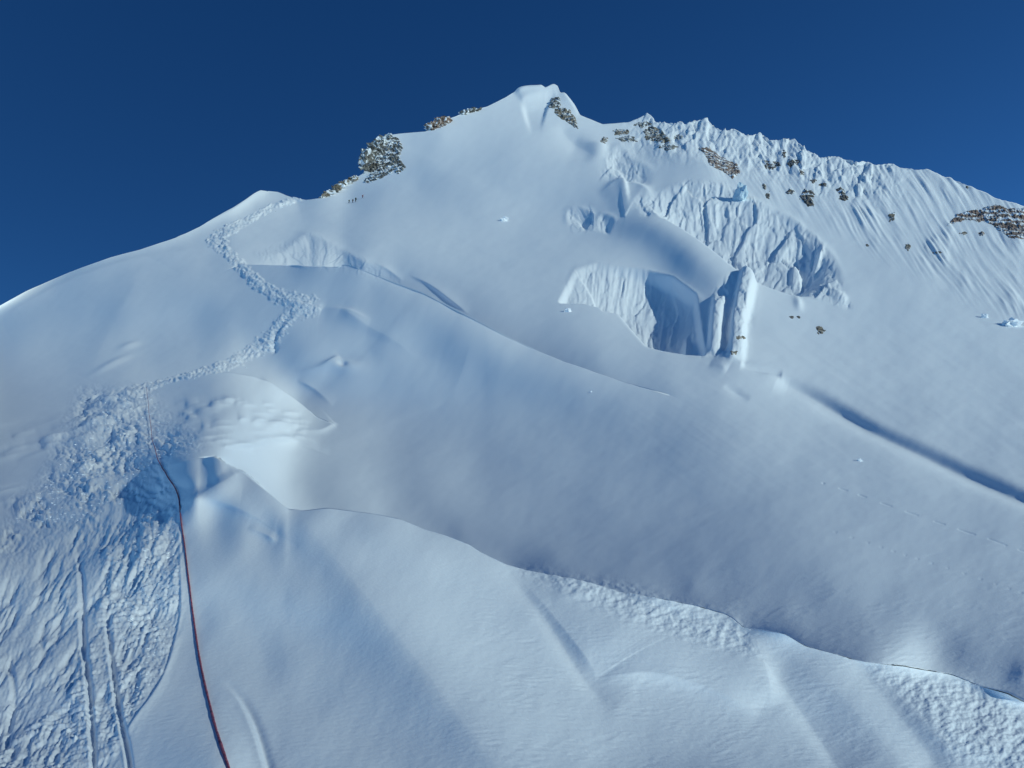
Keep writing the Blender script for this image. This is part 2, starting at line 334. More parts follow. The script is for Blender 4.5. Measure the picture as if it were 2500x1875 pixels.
# --- knoll with the cornice and the bright broken face above line B
ridge([(430,490,2),(500,458,6),(560,418,8),(580,415,6)], 8, 30, 1.4)
ridge([(545,455,0),(600,445,5),(640,432,3)], 25, 10, 1.3)
CURLAY = 3
scarp([(545,550),(600,550),(645,522),(668,508),(720,531),(775,559),(830,584),(880,612)], 17, 62, 60, 2, 10)
ridge([(805,566,0),(840,586,3),(872,606,0)], 3, 12, 1.4)
ridge([(880,590,0),(930,618,4),(975,652,5),(1015,680,0)], 3, 14, 1.4)
CURLAY = None
# --- mid basin soft relief
bump(1100,1000,300,160,-6,15); 
ridge([(1106,733,0),(1300,830,4),(1600,930,8),(1900,1040,6),(2300,1190,4)], 120, 80, 2)
# --- bergschrund groove on the right
ridge([(1680,815,-8),(1760,850,-14),(1880,920,-16),(2000,975,-17),(2120,1030,-18),(2260,1090,-18),(2500,1180,-16)], 26, 9, 1.8)
ridge([(1550,760,6),(1580,780,8),(1620,795,6),(1680,812,4)], 22, 6, 1.3)
ridge([(1530,790,0),(1555,795,4),(1570,805,3)], 8, 16, 1.3)
ridge([(1600,790,-6),(1640,800,-9),(1690,808,-4)], 8, 6, 1.5)
ridge([(1560,835,0),(1590,850,-4),(1620,870,0)], 10, 10, 1.5)
# --- ice benches and cliffs of the right face
#CL
R1 = [(1205,655),(1236,600),(1246,580),(1290,568),(1340,576),(1400,586),(1450,598),(1535,655),(1600,590),(1640,600),(1610,790),(1480,762),(1400,740),(1340,670),(1250,652)]
R2 = [(1385,436),(1410,412),(1484,394),(1568,398),(1640,432),(1720,472),(1800,545),(1850,670),(1790,650),(1700,622),(1640,602),(1592,574),(1522,524),(1480,496),(1440,472),(1395,474)]
scarp([(1236,602),(1246,582),(1290,573),(1340,582),(1400,591),(1445,602),(1500,636),(1540,660)], 22, 120, 150, 3, 10, R1, 0.10)
F1_ = poly_mask([(1212,650),(1236,604),(1246,584),(1290,572),(1340,580),(1400,590),(1450,604),(1500,640),(1520,762),(1480,760),(1400,738),(1340,668),(1262,650)], 7)
sd1 = (U - 1440) * 0.94 - (SV - 605) * 0.33      # right of the slanting edge of the lit wall
D1 = np.clip(0.10 * (U - 1215) + 0.20 * (SV - 575), 0, 30) * (1 - 0.6 * sstep(0, 90, sd1))
H -= F1_ * D1
ridge([(1640,545,0),(1618,580,18),(1606,640,23),(1592,700,23),(1588,765,18),(1588,790,0)], 15, 19, 4)
ridge([(1556,635,0),(1552,665,18),(1546,720,22),(1544,765,14)], 14, 14, 4)
ridge([(1485,690,0),(1484,730,9),(1484,760,6)], 5, 6, 2)
bump(1485, 545, 120, 42, 15, 36); bump(1400, 500, 70, 26, 6, 10)
scarp([(1306,372),(1312,345),(1326,322),(1341,316),(1366,343),(1396,362),(1420,372)], 9, 50, 50, 2, 8)
ridge([(1290,425,0),(1325,402,8),(1352,398,14),(1386,408,14),(1414,430,0)], 50, 10, 1.5)
scarp([(1376,440),(1392,424),(1430,410),(1484,402),(1568,406),(1640,440),(1720,480),(1800,550),(1840,620)], 52, 110, 130, 3, 9, R2)
scarp([(1225,490),(1228,455),(1262,452),(1290,470)], 9, 34, 30, 2, 6)
scarp([(1285,500),(1296,466),(1318,468),(1335,480)], 9, 26, 30, 2, 6)
ridge([(1240,300,0),(1290,318,9),(1320,322,0)], 40, 12, 1.5)
ridge([(1400,300,0),(1440,330,8),(1520,365,9),(1580,400,0)], 40, 24, 1.6)
scarp([(1690,560),(1700,520),(1745,520),(1790,560),(1800,590)], 12, 40, 40, 2, 8)
bump(1770,552,5,16,9,20); bump(1724,655,8,14,5,-20); bump(1815,640,16,9,7,35)
scarp([(1120,215),(1132,212),(1160,206),(1190,204),(1205,215)], 8, 26, 60, 2, 6)
ridge([(1110,205,0),(1125,198,8),(1150,196,9),(1197,196,10),(1225,222,8),(1250,255,0)], 12, 12, 1.3)
ridge([(1200,262,0),(1228,296,-6),(1262,322,-8),(1290,350,0)], 26, 16, 1.6)

for _ in range(3):
    HS[1:-1] = (HS[:-2] + 2 * HS[1:-1] + HS[2:]) / 4; HS[:, 1:-1] = (HS[:, :-2] + 2 * HS[:, 1:-1] + HS[:, 2:]) / 4
H += HS
LNc = LN * 260.0                       # along-slope coordinate: compresses with distance as the ground does
# fluting of the right ridge: ribs running down to the right
low_edge = np.interp(U, [1380,1500,1600,1700,1850,2000,2212,2400], [300,345,400,440,520,600,690,760])
fl = sstep(1330, 1480, U) * (1 - sstep(-45, 35, SV - low_edge)); fl *= 0.35 + 0.65 * sstep(-0.4, 0.5, fbm(U / 110, SV / 90, 2, 5))
th = np.radians(64 - 10 * sstep(1500, 1900, U))
rib = (U - 1500) * np.sin(np.radians(57)) - (SV - 300) * np.cos(np.radians(57)) + 7 * perlin(U / 120, SV / 120, 3)
alg = (U - 1500) * np.cos(np.radians(57)) + (SV - 300) * np.sin(np.radians(57))
H += fl * (0.6 + .6 * sstep(-.4, .5, fbm(U / 55, SV / 200, 2, 6))) * (2.3 * ridged((rib + 10 * perlin(rib / 50, alg / 200, 12)) / 26, alg / 330, 3, 4) + 1.3 * ridged(rib / 9, alg / 120, 2, 9))
H += 1.2 * poly_mask([(1240,600),(1300,575),(1420,595),(1450,700),(1400,730),(1340,665)], 10) * ridged(U / 16 + SV / 200, SV / 120, 2, 88)
jag = sstep(1330, 1440, U) * (1 - sstep(1850, 1990, U)) * (1 - sstep(30, 110, SV - T(U)))
H += jag * (3.2 * fbm(U / 15, SV / 26, 4, 8) + 5 * facets(U / 16 + SV / 90, SV / 26, 81))
# broken ice faces
ICE = [([(1212,655),(1240,585),(1290,574),(1340,583),(1400,592),(1450,606),(1530,690),(1590,780),(1480,760),(1400,738),(1340,665),(1250,650)], .5),
       ([(1392,432),(1484,400),(1568,405),(1640,440),(1700,475),(1745,500),(1795,560),(1805,600),(1835,660),(1790,645),(1700,620),(1640,600),(1590,572),(1520,522),(1480,494),(1440,470),(1390,470),(1375,445)], 1.0),
       ([(1310,340),(1341,318),(1390,362),(1386,395),(1358,396),(1302,384)], .8), ([(1590,590),(1640,560),(1610,780),(1530,765),(1535,650)], .75),
       ([(1222,458),(1268,452),(1330,480),(1300,495),(1240,498)], .5),([(555,548),(642,518),(668,508),(720,532),(774,558),(860,606),(735,580),(570,570)], .35)]
wu = U + 9 * perlin(U / 40, SV / 40, 90); wv = SV + 9 * perlin(U / 40, SV / 40, 91)
icem = np.zeros_like(V)
for pg, k_ in ICE: icem = np.maximum(icem, k_ * poly_mask(pg, 13))
H += icem * (3.4 * facets(wu / 42 + wv / 130, wv / 46 - wu / 200, 21, 1.5, .9) + 2.0 * facets(wu / 14 - wv / 150, wv / 24, 22, 1.4, .5) + 1.3 * facets(wu / 7, wv / 8, 27, 1.3) + 1.8 * fbm(U / 22, SV / 60, 3, 23))
# faint streaks of the right slope
st = sstep(1250, 1600, U) * sstep(560, 700, SV) * (1 - sstep(950, 1150, SV))
H += st * 0.3 * fbm(((U - 1500) * 0.55 - (SV - 700) * 0.83) / 22, ((U - 1500) * 0.83 + (SV - 700) * 0.55) / 190, 3, 95)
# old track of a falling lump: a row of short cuts in the basin, and a fainter one below it
for a_, b_, c_, d_ in ((1775,1049,1781,1051),(1811,1060,1831,1066),(1853,1073,1872,1080),(1901,1091,1927,1099),(1955,1109,1984,1118),(2016,1130,2042,1138),(2068,1147,2108,1160),(2133,1168,2176,1183),(2198,1190,2230,1200)):
    ridge([(a_, b_, -.7), ((a_ + c_) / 2, (b_ + d_) / 2, -1.1), (c_, d_, -.7)], 1.8, 1.8, 2)
for k in range(14):
    q = k / 13.0 + 0.02 * math.sin(k * 7.0); a_ = 1800 + 400 * q; b_ = 1150 + 130 * q
    ridge([(a_, b_, -.4), (a_ + 4, b_ + 1.5, -.5), (a_ + 8, b_ + 3, -1.0)], 1.8, 1.8, 2)
# small unevenness everywhere, stronger where the wind has worked
near = 1 - sstep(1.6, 3.2, LN)
H += 2.2 * fbm(U / 330, LNc / 260, 3, 40)
H += 0.55 * fbm(U / 70 + SV / 150, LNc / 40, 3, 41) 
rip = sstep(1150, 1330, SV) * sstep(900, 1050, U)
H += 0.30 * (0.35 + sstep(-.3, .4, fbm(U / 90, SV / 50, 2, 49))) * rip * ridged(U / 46 + SV / 30, SV / 12, 3, 50)
crumb = np.zeros_like(V)
for pg in [[(1130,1235),(1350,1270),(1600,1345),(1640,1420),(1500,1390),(1380,1350),(1250,1300)],[(1880,1440),(2080,1470),(2212,1540),(2300,1700),(2060,1640),(2010,1560)]]:
    crumb = np.maximum(crumb, poly_mask(pg, 30))
H += crumb * 2.6 * fbm(U / 20, SV / 14, 4, 51)
# trampled trail
TR = [[(645,431),(600,446),(560,462),(520,484),(490,500),(465,522),(490,545),(525,580),(555,610),(600,640),(660,660),(635,672),(610,700),(590,735),(540,765),(490,790),(430,806),(380,818),(330,834),(285,852)]]
full = np.ones_like(V, bool)
d, s, t = [q_.reshape(V.shape) for q_ in seg_dist(TR[0], full)]
wd = np.interp(t, range(20), [6,5,6,7,11,15,9,9,11,13,20,15,14,16,13,10,6,5,7,14])
tm = 1 - sstep(0.75, 1.35, d / wd + 0.6 * fbm(U / 14, SV / 11, 3, 61))
d1, r1 = worley(U / 11, SV / 8, 62); d2, r2 = worley(U / 22, SV / 15, 63)
H += tm * (1.6 + 3.6 * (r1 - .4) * (1 - d1) + 3 * (r2 - .4) * (1 - d2 * .7) + 1.6 * fbm(U / 6, SV / 5, 2, 64))
ridge([(600,640,0),(650,660,5),(690,660,3),(700,664,0)], 12, 8, 1.4)
ridge([(640,665,0),(600,720,-4),(594,755,-5),(598,765,0)], 6, 5, 1.6)
# the churned and scraped area by the rope
big = poly_mask([(170,850),(260,845),(330,850),(350,900),(420,940),(430,975),(345,1000),(385,1080),(388,1250),(382,1340),(350,1460),(285,1560),(240,1700),(-100,1800),(-200,1250),(0,1130),(120,1000)], 30)
trk = poly_mask([(235,1130),(372,1080),(384,1150),(388,1260),(382,1340),(350,1460),(285,1550),(240,1640),(0,1720),(-40,1640),(140,1520),(200,1380)], 8)
da, ra = worley(U / 26 + SV / 90, SV / 17 - U / 70, 71); db, rb = worley(U / 15, SV / 8 + U / 40, 72); dc, rc = worley(U / 44 + SV / 40, SV / 26 + U / 60, 74)
up = 1 - sstep(1080, 1180, SV + (U - 200) * 0.3)
lowm = 0.25 + 1.1 * sstep(-0.35, 0.55, fbm(U / 75, SV / 60, 2, 171)); trm = sstep(-.3, .35, fbm(U / 60 + SV / 90, SV / 130, 2, 172))
H += big * up * lowm * (-3 + 7 * (ra - .4) * (1 - da) + 4 * (rb - .4) * (1 - db) + 7 * (rc - .4) * (1 - dc) + 2.5 * fbm(U / 12, SV / 8, 3, 73))
H += big * (1 - up) * (0.25 + .9 * trm) * (-7 + 4.5 * fbm((U + SV * .62) / 20, (SV * 0.9 - U) / 70, 4, 75) + 3 * ridged((U + SV * .55) / 26, (SV - U) / 120, 2, 76))
H += trk * 1.1 * fbm(U / 5, SV / 3.5, 3, 79) + big * 0.9 * fbm(U / 7, SV / 5, 3, 80)
H += trk * (0.4 + .8 * sstep(-.3, .4, fbm(U / 50, SV / 80, 2, 173))) * (2.5 + 2.4 * ridged(U / 60 + SV / 60, (SV + U * .22) / 11, 3, 77) + 1.8 * fbm(U / 10, SV / 6, 3, 78))
for pts in ([(160,1140,0),(176,1250,-4),(180,1380,-7),(192,1480,-8),(200,1600,-9),(206,1720,-9)], [(232,1240,0),(234,1360,-5),(246,1460,-8),(262,1560,-10),(278,1640,-12),(285,1730,-12)],
            [(20,1420,-3),(30,1500,-5),(10,1620,-6)]):
    ridge([(a, b, 1.35 * c) for a, b, c in pts], 6.5, 6.5, 2.4); ridge([(a - 10, b, -0.22 * c) for a, b, c in pts], 4, 4, 2)
ridge([(384,1080,0),(388,1180,3),(392,1280,5),(386,1350,5),(352,1465,5),(285,1565,5),(270,1600,0)], 3, 12, 1.4)
# hollow in shade across the trail
ridge([(480,1010,-6),(400,1055,-12),(300,1110,-10),(180,1180,-9),(60,1260,-7),(-60,1330,-6)], 34, 30, 1.8)

# ------------------------------------------------------------------ apply relief along the surface normal
def normals(P):
    du = np.gradient(P, axis=1); dv = np.gradient(P, axis=0)
    n = np.cross(du, dv); n /= np.linalg.norm(n, axis=-1, keepdims=True) + 1e-12
    return n
N = normals(P)
toC = -(N * P).sum(-1); N[toC < 0] *= -1
for i in range(len(FOLD)):                                # fold rows keep the normal of the last open row
    if FOLD[i]:
        a_ = amts[i][:, None] if i in amts else 1.0; N[i] = N[i - 1] * a_ + N[i] * (1 - a_)
for _ in range(3):
    N = (N + np.roll(N, 1, 1) + np.roll(N, -1, 1)) / 3
N /= np.linalg.norm(N, axis=-1, keepdims=True)
for i in range(len(FOLD)):
    if FOLD[i]:
        a_ = amts.get(i, 1.0); H[i] = 0.86 * H[i - 1] * a_ + H[i] * (1 - a_)
P2 = P + N * (H * R / FPX)[..., None]
# ground falling away below and behind the viewer, so that the slope does not end at the frame
nr, nc = V.shape
extra = []
for k in range(1, 13):
    q = P2[0].copy(); q[:, 1] -= 1.2 * k * k; q[:, 2] -= 0.5 * k * k; q[:, 0] *= (1 + 0.9 * k); extra.insert(0, q)
PA = np.concatenate([np.array(extra), P2], 0)
NR = PA.shape[0]
def grid_mesh(name, PA):
    nr, nc = PA.shape[:2]
    me = bpy.data.meshes.new(name); me.vertices.add(nr * nc); me.vertices.foreach_set('co', PA.reshape(-1).astype(np.float32))
    idx = np.arange(nr * nc).reshape(nr, nc)
    q = np.stack([idx[:-1, :-1], idx[:-1, 1:], idx[1:, 1:], idx[1:, :-1]], -1).reshape(-1, 4)
    me.loops.add(q.size); me.loops.foreach_set('vertex_index', q.reshape(-1).astype(np.int32))
    me.polygons.add(len(q)); me.polygons.foreach_set('loop_start', np.arange(0, q.size, 4, dtype=np.int32))
    me.update(calc_edges=True); me.polygons.foreach_set('use_smooth', np.ones(len(q), bool)); me.update()
    return me

#MATERIALS
# ------------------------------------------------------------------ materials
def mat(name, col, rough=0.7, spec=0.3):
    m = bpy.data.materials.new(name); m.use_nodes = True; b = m.node_tree.nodes['Principled BSDF']
    b.inputs['Base Color'].default_value = (*col, 1); b.inputs['Roughness'].default_value = rough
    b.inputs['Specular IOR Level'].default_value = spec
    return m, m.node_tree, b
M_snow, t_, b_ = mat('snow', (0.86, 0.89, 0.92), 0.75, 0.15)
tc = t_.nodes.new('ShaderNodeTexCoord')
n1 = t_.nodes.new('ShaderNodeTexNoise'); n1.inputs['Scale'].default_value = 38; n1.inputs['Detail'].default_value = 3
n2 = t_.nodes.new('ShaderNodeTexNoise'); n2.inputs['Scale'].default_value = 0.9; n2.inputs['Detail'].default_value = 5
t_.links.new(tc.outputs['Object'], n1.inputs['Vector']); t_.links.new(tc.outputs['Object'], n2.inputs['Vector'])
bp1 = t_.nodes.new('ShaderNodeBump'); bp1.inputs['Strength'].default_value = 0.5; bp1.inputs['Distance'].default_value = 0.004
bp2 = t_.nodes.new('ShaderNodeBump'); bp2.inputs['Strength'].default_value = 0.3; bp2.inputs['Distance'].default_value = 0.10
t_.links.new(n1.outputs['Fac'], bp1.inputs['Height']); t_.links.new(n2.outputs['Fac'], bp2.inputs['Height'])
t_.links.new(bp1.outputs[0], bp2.inputs['Normal']); t_.links.new(bp1.outputs[0], b_.inputs['Normal'])

me = grid_mesh('snow_mountain', PA); me.materials.append(M_snow)
mountain = bpy.data.objects.new('snow_mountain', me); COL.objects.link(mountain); mountain['kind'] = 'structure'
#OBJECTS
# unseen snow disc far below for the valley, added to bounce light up
bm = bmesh.new(); bmesh.ops.create_circle(bm, cap_ends=True, radius=30000, segments=64); me = bpy.data.meshes.new('valley_bounce_ground'); bm.to_mesh(me); bm.free()
me.materials.append(M_snow); vg = bpy.data.objects.new('valley_bounce_ground', me); COL.objects.link(vg); vg.location = (0, 0, -700); vg['kind'] = 'structure'

# a point of the snow surface seen at picture position (u, v)
dep = P2[..., 1] * cP + P2[..., 2] * sP
PU = 1106 + FPX * P2[..., 0] / dep; PV = 829.5 - FPX * (-P2[..., 1] * sP + P2[..., 2] * cP) / dep
NN = normals(P2); NN[(NN * P2).sum(-1) > 0] *= -1
open_rows = ~FOLD
_u = PU[open_rows].ravel(); _v = PV[open_rows].ravel(); _d = dep[open_rows].ravel(); _p = P2[open_rows].reshape(-1, 3); _n = NN[open_rows].reshape(-1, 3)
_key = {}
_o = np.lexsort((_d,)); 
BW = 4; _cell = (np.floor(_u / BW).astype(int) + 1000) * 10000 + (np.floor(_v / BW).astype(int) + 1000)
_ord = np.argsort(_cell, kind='stable'); _cs = _cell[_ord]
def at(u, v):
    idx = []
    cu, cv = int(math.floor(u / BW)) + 1000, int(math.floor(v / BW)) + 1000
    for i in (-1, 0, 1):
        for j in (-1, 0, 1):
            k = (cu + i) * 10000 + cv + j; a, b = np.searchsorted(_cs, k), np.searchsorted(_cs, k, 'right'); idx.append(_ord[a:b])
    idx = np.concatenate(idx)
    if len(idx) == 0: return None, None
    dd = np.hypot(_u[idx] - u, _v[idx] - v); near_ = idx[dd < dd.min() + 2.0]
    if _d[near_].max() > _d[near_].min() * 1.06:
        near_ = near_[_d[near_] < _d[near_].min() * 1.05]
    w_ = 1 / (np.hypot(_u[near_] - u, _v[near_] - v) + 0.2)
    return Vector((_p[near_] * w_[:, None]).sum(0) / w_.sum()), Vector(_n[near_].mean(0)).normalized()
def props(o, label=None, cat=None, group=None, kind=None):
    if label: o['label'] = label
    if cat: o['category'] = cat
    if group: o['group'] = group
    if kind: o['kind'] = kind
    return o
def link(name, me, m, parent=None, smooth=False):
    for q in (m if isinstance(m, (list, tuple)) else [m]): me.materials.append(q)
    if smooth:
        for f in me.polygons: f.use_smooth = True
    o = bpy.data.objects.new(name, me); COL.objects.link(o)
    if parent: o.parent = parent
    return o
CR = Vector((1, 0, 0)); CU = Vector((0, -sP, cP)); CF = Vector((0, cP, sP))

# ------------------------------------------------------------------ rock
def rock_mat(name, c1, c2, snow):
    m, t, b = mat(name, c1, 0.9, 0.2)
    tc = t.nodes.new('ShaderNodeTexCoord')
    n = t.nodes.new('ShaderNodeTexNoise'); n.inputs['Scale'].default_value = 0.35; n.inputs['Detail'].default_value = 6; n.inputs['Roughness'].default_value = 0.7
    r = t.nodes.new('ShaderNodeValToRGB'); r.color_ramp.elements[0].position = 0.38; r.color_ramp.elements[1].position = 0.62
    r.color_ramp.elements[0].color = (*c1, 1); r.color_ramp.elements[1].color = (*c2, 1)
    n2 = t.nodes.new('ShaderNodeTexNoise'); n2.inputs['Scale'].default_value = 0.22; n2.inputs['Detail'].default_value = 5; n2.inputs['Distortion'].default_value = 1.0
    r2 = t.nodes.new('ShaderNodeValToRGB'); r2.color_ramp.elements[0].position = snow; r2.color_ramp.elements[1].position = snow + 0.05
    mx = t.nodes.new('ShaderNodeMix'); mx.data_type = 'RGBA'; mx.inputs[7].default_value = (0.84, 0.87, 0.90, 1)
    t.links.new(tc.outputs['Object'], n.inputs['Vector']); t.links.new(tc.outputs['Object'], n2.inputs['Vector'])
    t.links.new(n.outputs['Fac'], r.inputs[0]); t.links.new(n2.outputs['Fac'], r2.inputs[0])
    t.links.new(r2.outputs['Color'], mx.inputs[0]); t.links.new(r.outputs['Color'], mx.inputs[6]); t.links.new(mx.outputs[2], b.inputs['Base Color'])
    return m
MR = {'grey': rock_mat('rock_grey', (0.09, 0.09, 0.085), (0.26, 0.25, 0.22), 0.52), 'brown': rock_mat('rock_brown', (0.09, 0.08, 0.06), (0.34, 0.29, 0.23), 0.54),
      'red': rock_mat('rock_red', (0.11, 0.08, 0.06), (0.38, 0.27, 0.22), 0.52), 'dark': rock_mat('rock_dark', (0.07, 0.065, 0.06), (0.22, 0.19, 0.16), 0.55)}
RB = {'grey': 0.5, 'brown': 0.5, 'red': 0.5, 'dark': 0.5}
def ptin(poly, u, v):
    ins = False; best = 1e9; n = len(poly)
    for i in range(n):
        x1, y1 = poly[i]; x2, y2 = poly[(i + 1) % n]
        if (y1 > v) != (y2 > v) and u < (x2 - x1) * (v - y1) / (y2 - y1) + x1: ins = not ins
        L2 = (x2 - x1)**2 + (y2 - y1)**2; t = max(0, min(1, ((u - x1) * (x2 - x1) + (v - y1) * (y2 - y1)) / L2)); best = min(best, math.hypot(u - x1 - t * (x2 - x1), v - y1 - t * (y2 - y1)))
    return best if ins else -best
def outcrop(poly, kind, label, gap=0.3, hgt=3.0, st=1.3, seed=1, ang=0.9):
    """a patch of rock standing out of the snow; where its height drops below zero the snow covers it"""
    us = [p[0] for p in poly]; vs = [p[1] for p in poly]; m = 2.5
    nu = max(4, int((max(us) - min(us) + 2 * m) / st)); nv = max(4, int((max(vs) - min(vs) + 2 * m) / st)); G = {}
    verts = []; faces = []; 
    for j in range(nv + 1):
        for i in range(nu + 1):
            u = min(us) - m + (max(us) - min(us) + 2 * m) * i / nu; v = min(vs) - m + (max(vs) - min(vs) + 2 * m) * j / nv
            if v < float(T(u)) + 0.5: G[i, j] = (u, v, -9); continue
            e = ptin(poly, u, v); c, s = math.cos(ang), math.sin(ang); x = u * c + v * s; y = -u * s + v * c
            a = mnoise.noise(Vector((x / 9, y / 4, seed))) * 1.0 + mnoise.noise(Vector((x / 3.5, y / 1.8, seed + 9))) * 0.6
            h = min(1.0, e / 3.0 + 0.15) + a * 0.9 - gap
            G[i, j] = (u, v, max(-0.6, h))
    vi = {}
    def vert(i, j):
        if (i, j) not in vi:
            u, v, h = G[i, j]; p, n = at(u, v)
            q = mnoise.cell(Vector((u / 4.0, v / 3.0, seed))) * 0.8
            vi[i, j] = len(verts); verts.append(p + (n * 0.5 - p.normalized() * 0.5) * ((h * (1 + (q if h > 0 else 0))) * hgt * p.length / FPX))
        return vi[i, j]
    for j in range(nv):
        for i in range(nu):
            q = [G[i, j][2], G[i + 1, j][2], G[i + 1, j + 1][2], G[i, j + 1][2]]
            if max(q) > 0 and min(q) > -8:
                faces.append([vert(i, j), vert(i + 1, j), vert(i + 1, j + 1), vert(i, j + 1)])
    if not faces: print('EMPTY OUTCROP', label); return
    c0 = sum(verts, Vector()) / len(verts); me = bpy.data.meshes.new('rock_outcrop'); me.from_pydata([p - c0 for p in verts], [], faces); me.update()
    o = link('rock_outcrop', me, MR[kind]); o.location = c0
    return props(o, label, 'rock', 'rocks showing through the mountain snow')
def box(a, b, c, d):
    q = random.Random(int(a * 7 + b * 13)); out = []; n = 11
    for i in range(n):
        t = 2 * math.pi * i / n; k = q.uniform(.62, 1.25); out.append(((a + c) / 2 + (c - a) * .55 * k * math.cos(t), (b + d) / 2 + (d - b) * .55 * k * math.sin(t)))
    return out
def chunk_mesh(rx, ry, rz, seed, sub=2, rough=0.28):
    bm = bmesh.new(); bmesh.ops.create_icosphere(bm, subdivisions=sub, radius=1.0)
    for v in bm.verts:
        p = v.co.copy(); k = 1 + rough * (mnoise.cell(p * 1.3 + Vector((seed, 0, 0))) - 0.4) + rough * mnoise.noise(p * 2.2 + Vector((0, seed, 0)))
        v.co = Vector((p.x * rx, p.y * ry, p.z * rz)) * k
    me = bpy.data.meshes.new('chunk'); bm.to_mesh(me); bm.free(); return me
def crag(spots, kind, label, seed):
    """angular towers of rock on the skyline: (u, v, half width, half height) in picture units, metres from the distance"""
    bm = bmesh.new(); c0 = None
    spots = [q for p0, p1 in zip(spots[:-1], spots[1:]) for q in (p0, tuple((x + y) / 2 for x, y in zip(p0, p1)))] + [spots[-1]]
    for k, (u, v, a, b) in enumerate(spots):
        p, n = at(u, max(v, float(T(u)) + 3))
        s = p.length / FPX; a *= 1.4; b *= 1.1; me = chunk_mesh(a * s, (a + b) * 0.6 * s, b * s, seed + k * 3.1, 3, 0.5)
        off = p + CU * ((float(PVof(p)) - v) * s) + CF * ((a + b) * 0.25 * s)
        me.transform(__import__('mathutils').Matrix.Rotation(0.6 * math.sin(k * 2.3 + seed), 4, 'Y')); me.transform(__import__('mathutils').Matrix.Translation(off)); bm.from_mesh(me); bpy.data.meshes.remove(me)
        c0 = off if c0 is None else c0
    me = bpy.data.meshes.new('rock_crag'); bm.to_mesh(me); bm.free(); me.transform(__import__('mathutils').Matrix.Translation(-c0))
    o = link('rock_crag', me, MR[kind]); o.location = c0
    return props(o, label, 'rock', 'rocks standing along the mountain skyline')
def PVof(p):
    d = p.y * cP + p.z * sP; return 829.5 - FPX * (-p.y * sP + p.z * cP) / d

crag([(790,338,9,12),(784,356,8,11),(801,326,10,10),(815,314,9,9),(830,302,9,9),(842,295,8,6),(812,335,9,9),(800,350,10,8)], 'grey', 'large dark crag bulging from the left skyline below the summit', 3)
outcrop([(776,345),(800,318),(838,290),(862,298),(870,320),(862,340),(877,362),(860,378),(845,360),(826,372),(800,372),(780,368)], 'grey', 'dark snow-streaked rock face just right of the large left crag', .28, 4, seed=11)
outcrop([(790,380),(820,368),(850,362),(848,374),(822,386),(800,396),(786,395)], 'grey', 'low broken rock band at the foot of the large left crag', .42, 3, seed=12)
crag([(700,423,6,3.5),(711,417,7,4),(722,409,7,4.5),(734,403,7,4),(746,395,6,4),(757,389,6,5),(768,384,6,4)], 'brown', 'thin tan rock edge along the skyline above the climbers', 5)
crag([(928,275,8,6),(940,268,9,7),(953,262,9,6),(966,260,8,5),(935,281,7,4)], 'red', 'pinkish rock knob on the left skyline halfway to the summit', 7)
outcrop([(922,272),(945,258),(972,254),(976,264),(955,276),(930,283)], 'red', 'snowy pink rock face under the knob halfway to the summit', .35, 2.5, seed=13)
crag([(1000,243,6,3.5),(1010,241,6,3.5),(1022,239,7,3),(1034,237,5,2)], 'grey', 'small grey rocks nearest the summit on the left skyline', 9)
outcrop([(1192,212),(1208,210),(1211,226),(1206,236),(1195,234),(1185,231)], 'grey', 'small grey rock right under the summit tip', .0, 3.5, seed=14)
outcrop([(1200,236),(1214,233),(1229,238),(1243,256),(1248,278),(1230,266),(1207,251),(1198,243)], 'brown', 'long tan rock slab slanting down right of the summit', -.1, 3.5, seed=15, ang=.8)
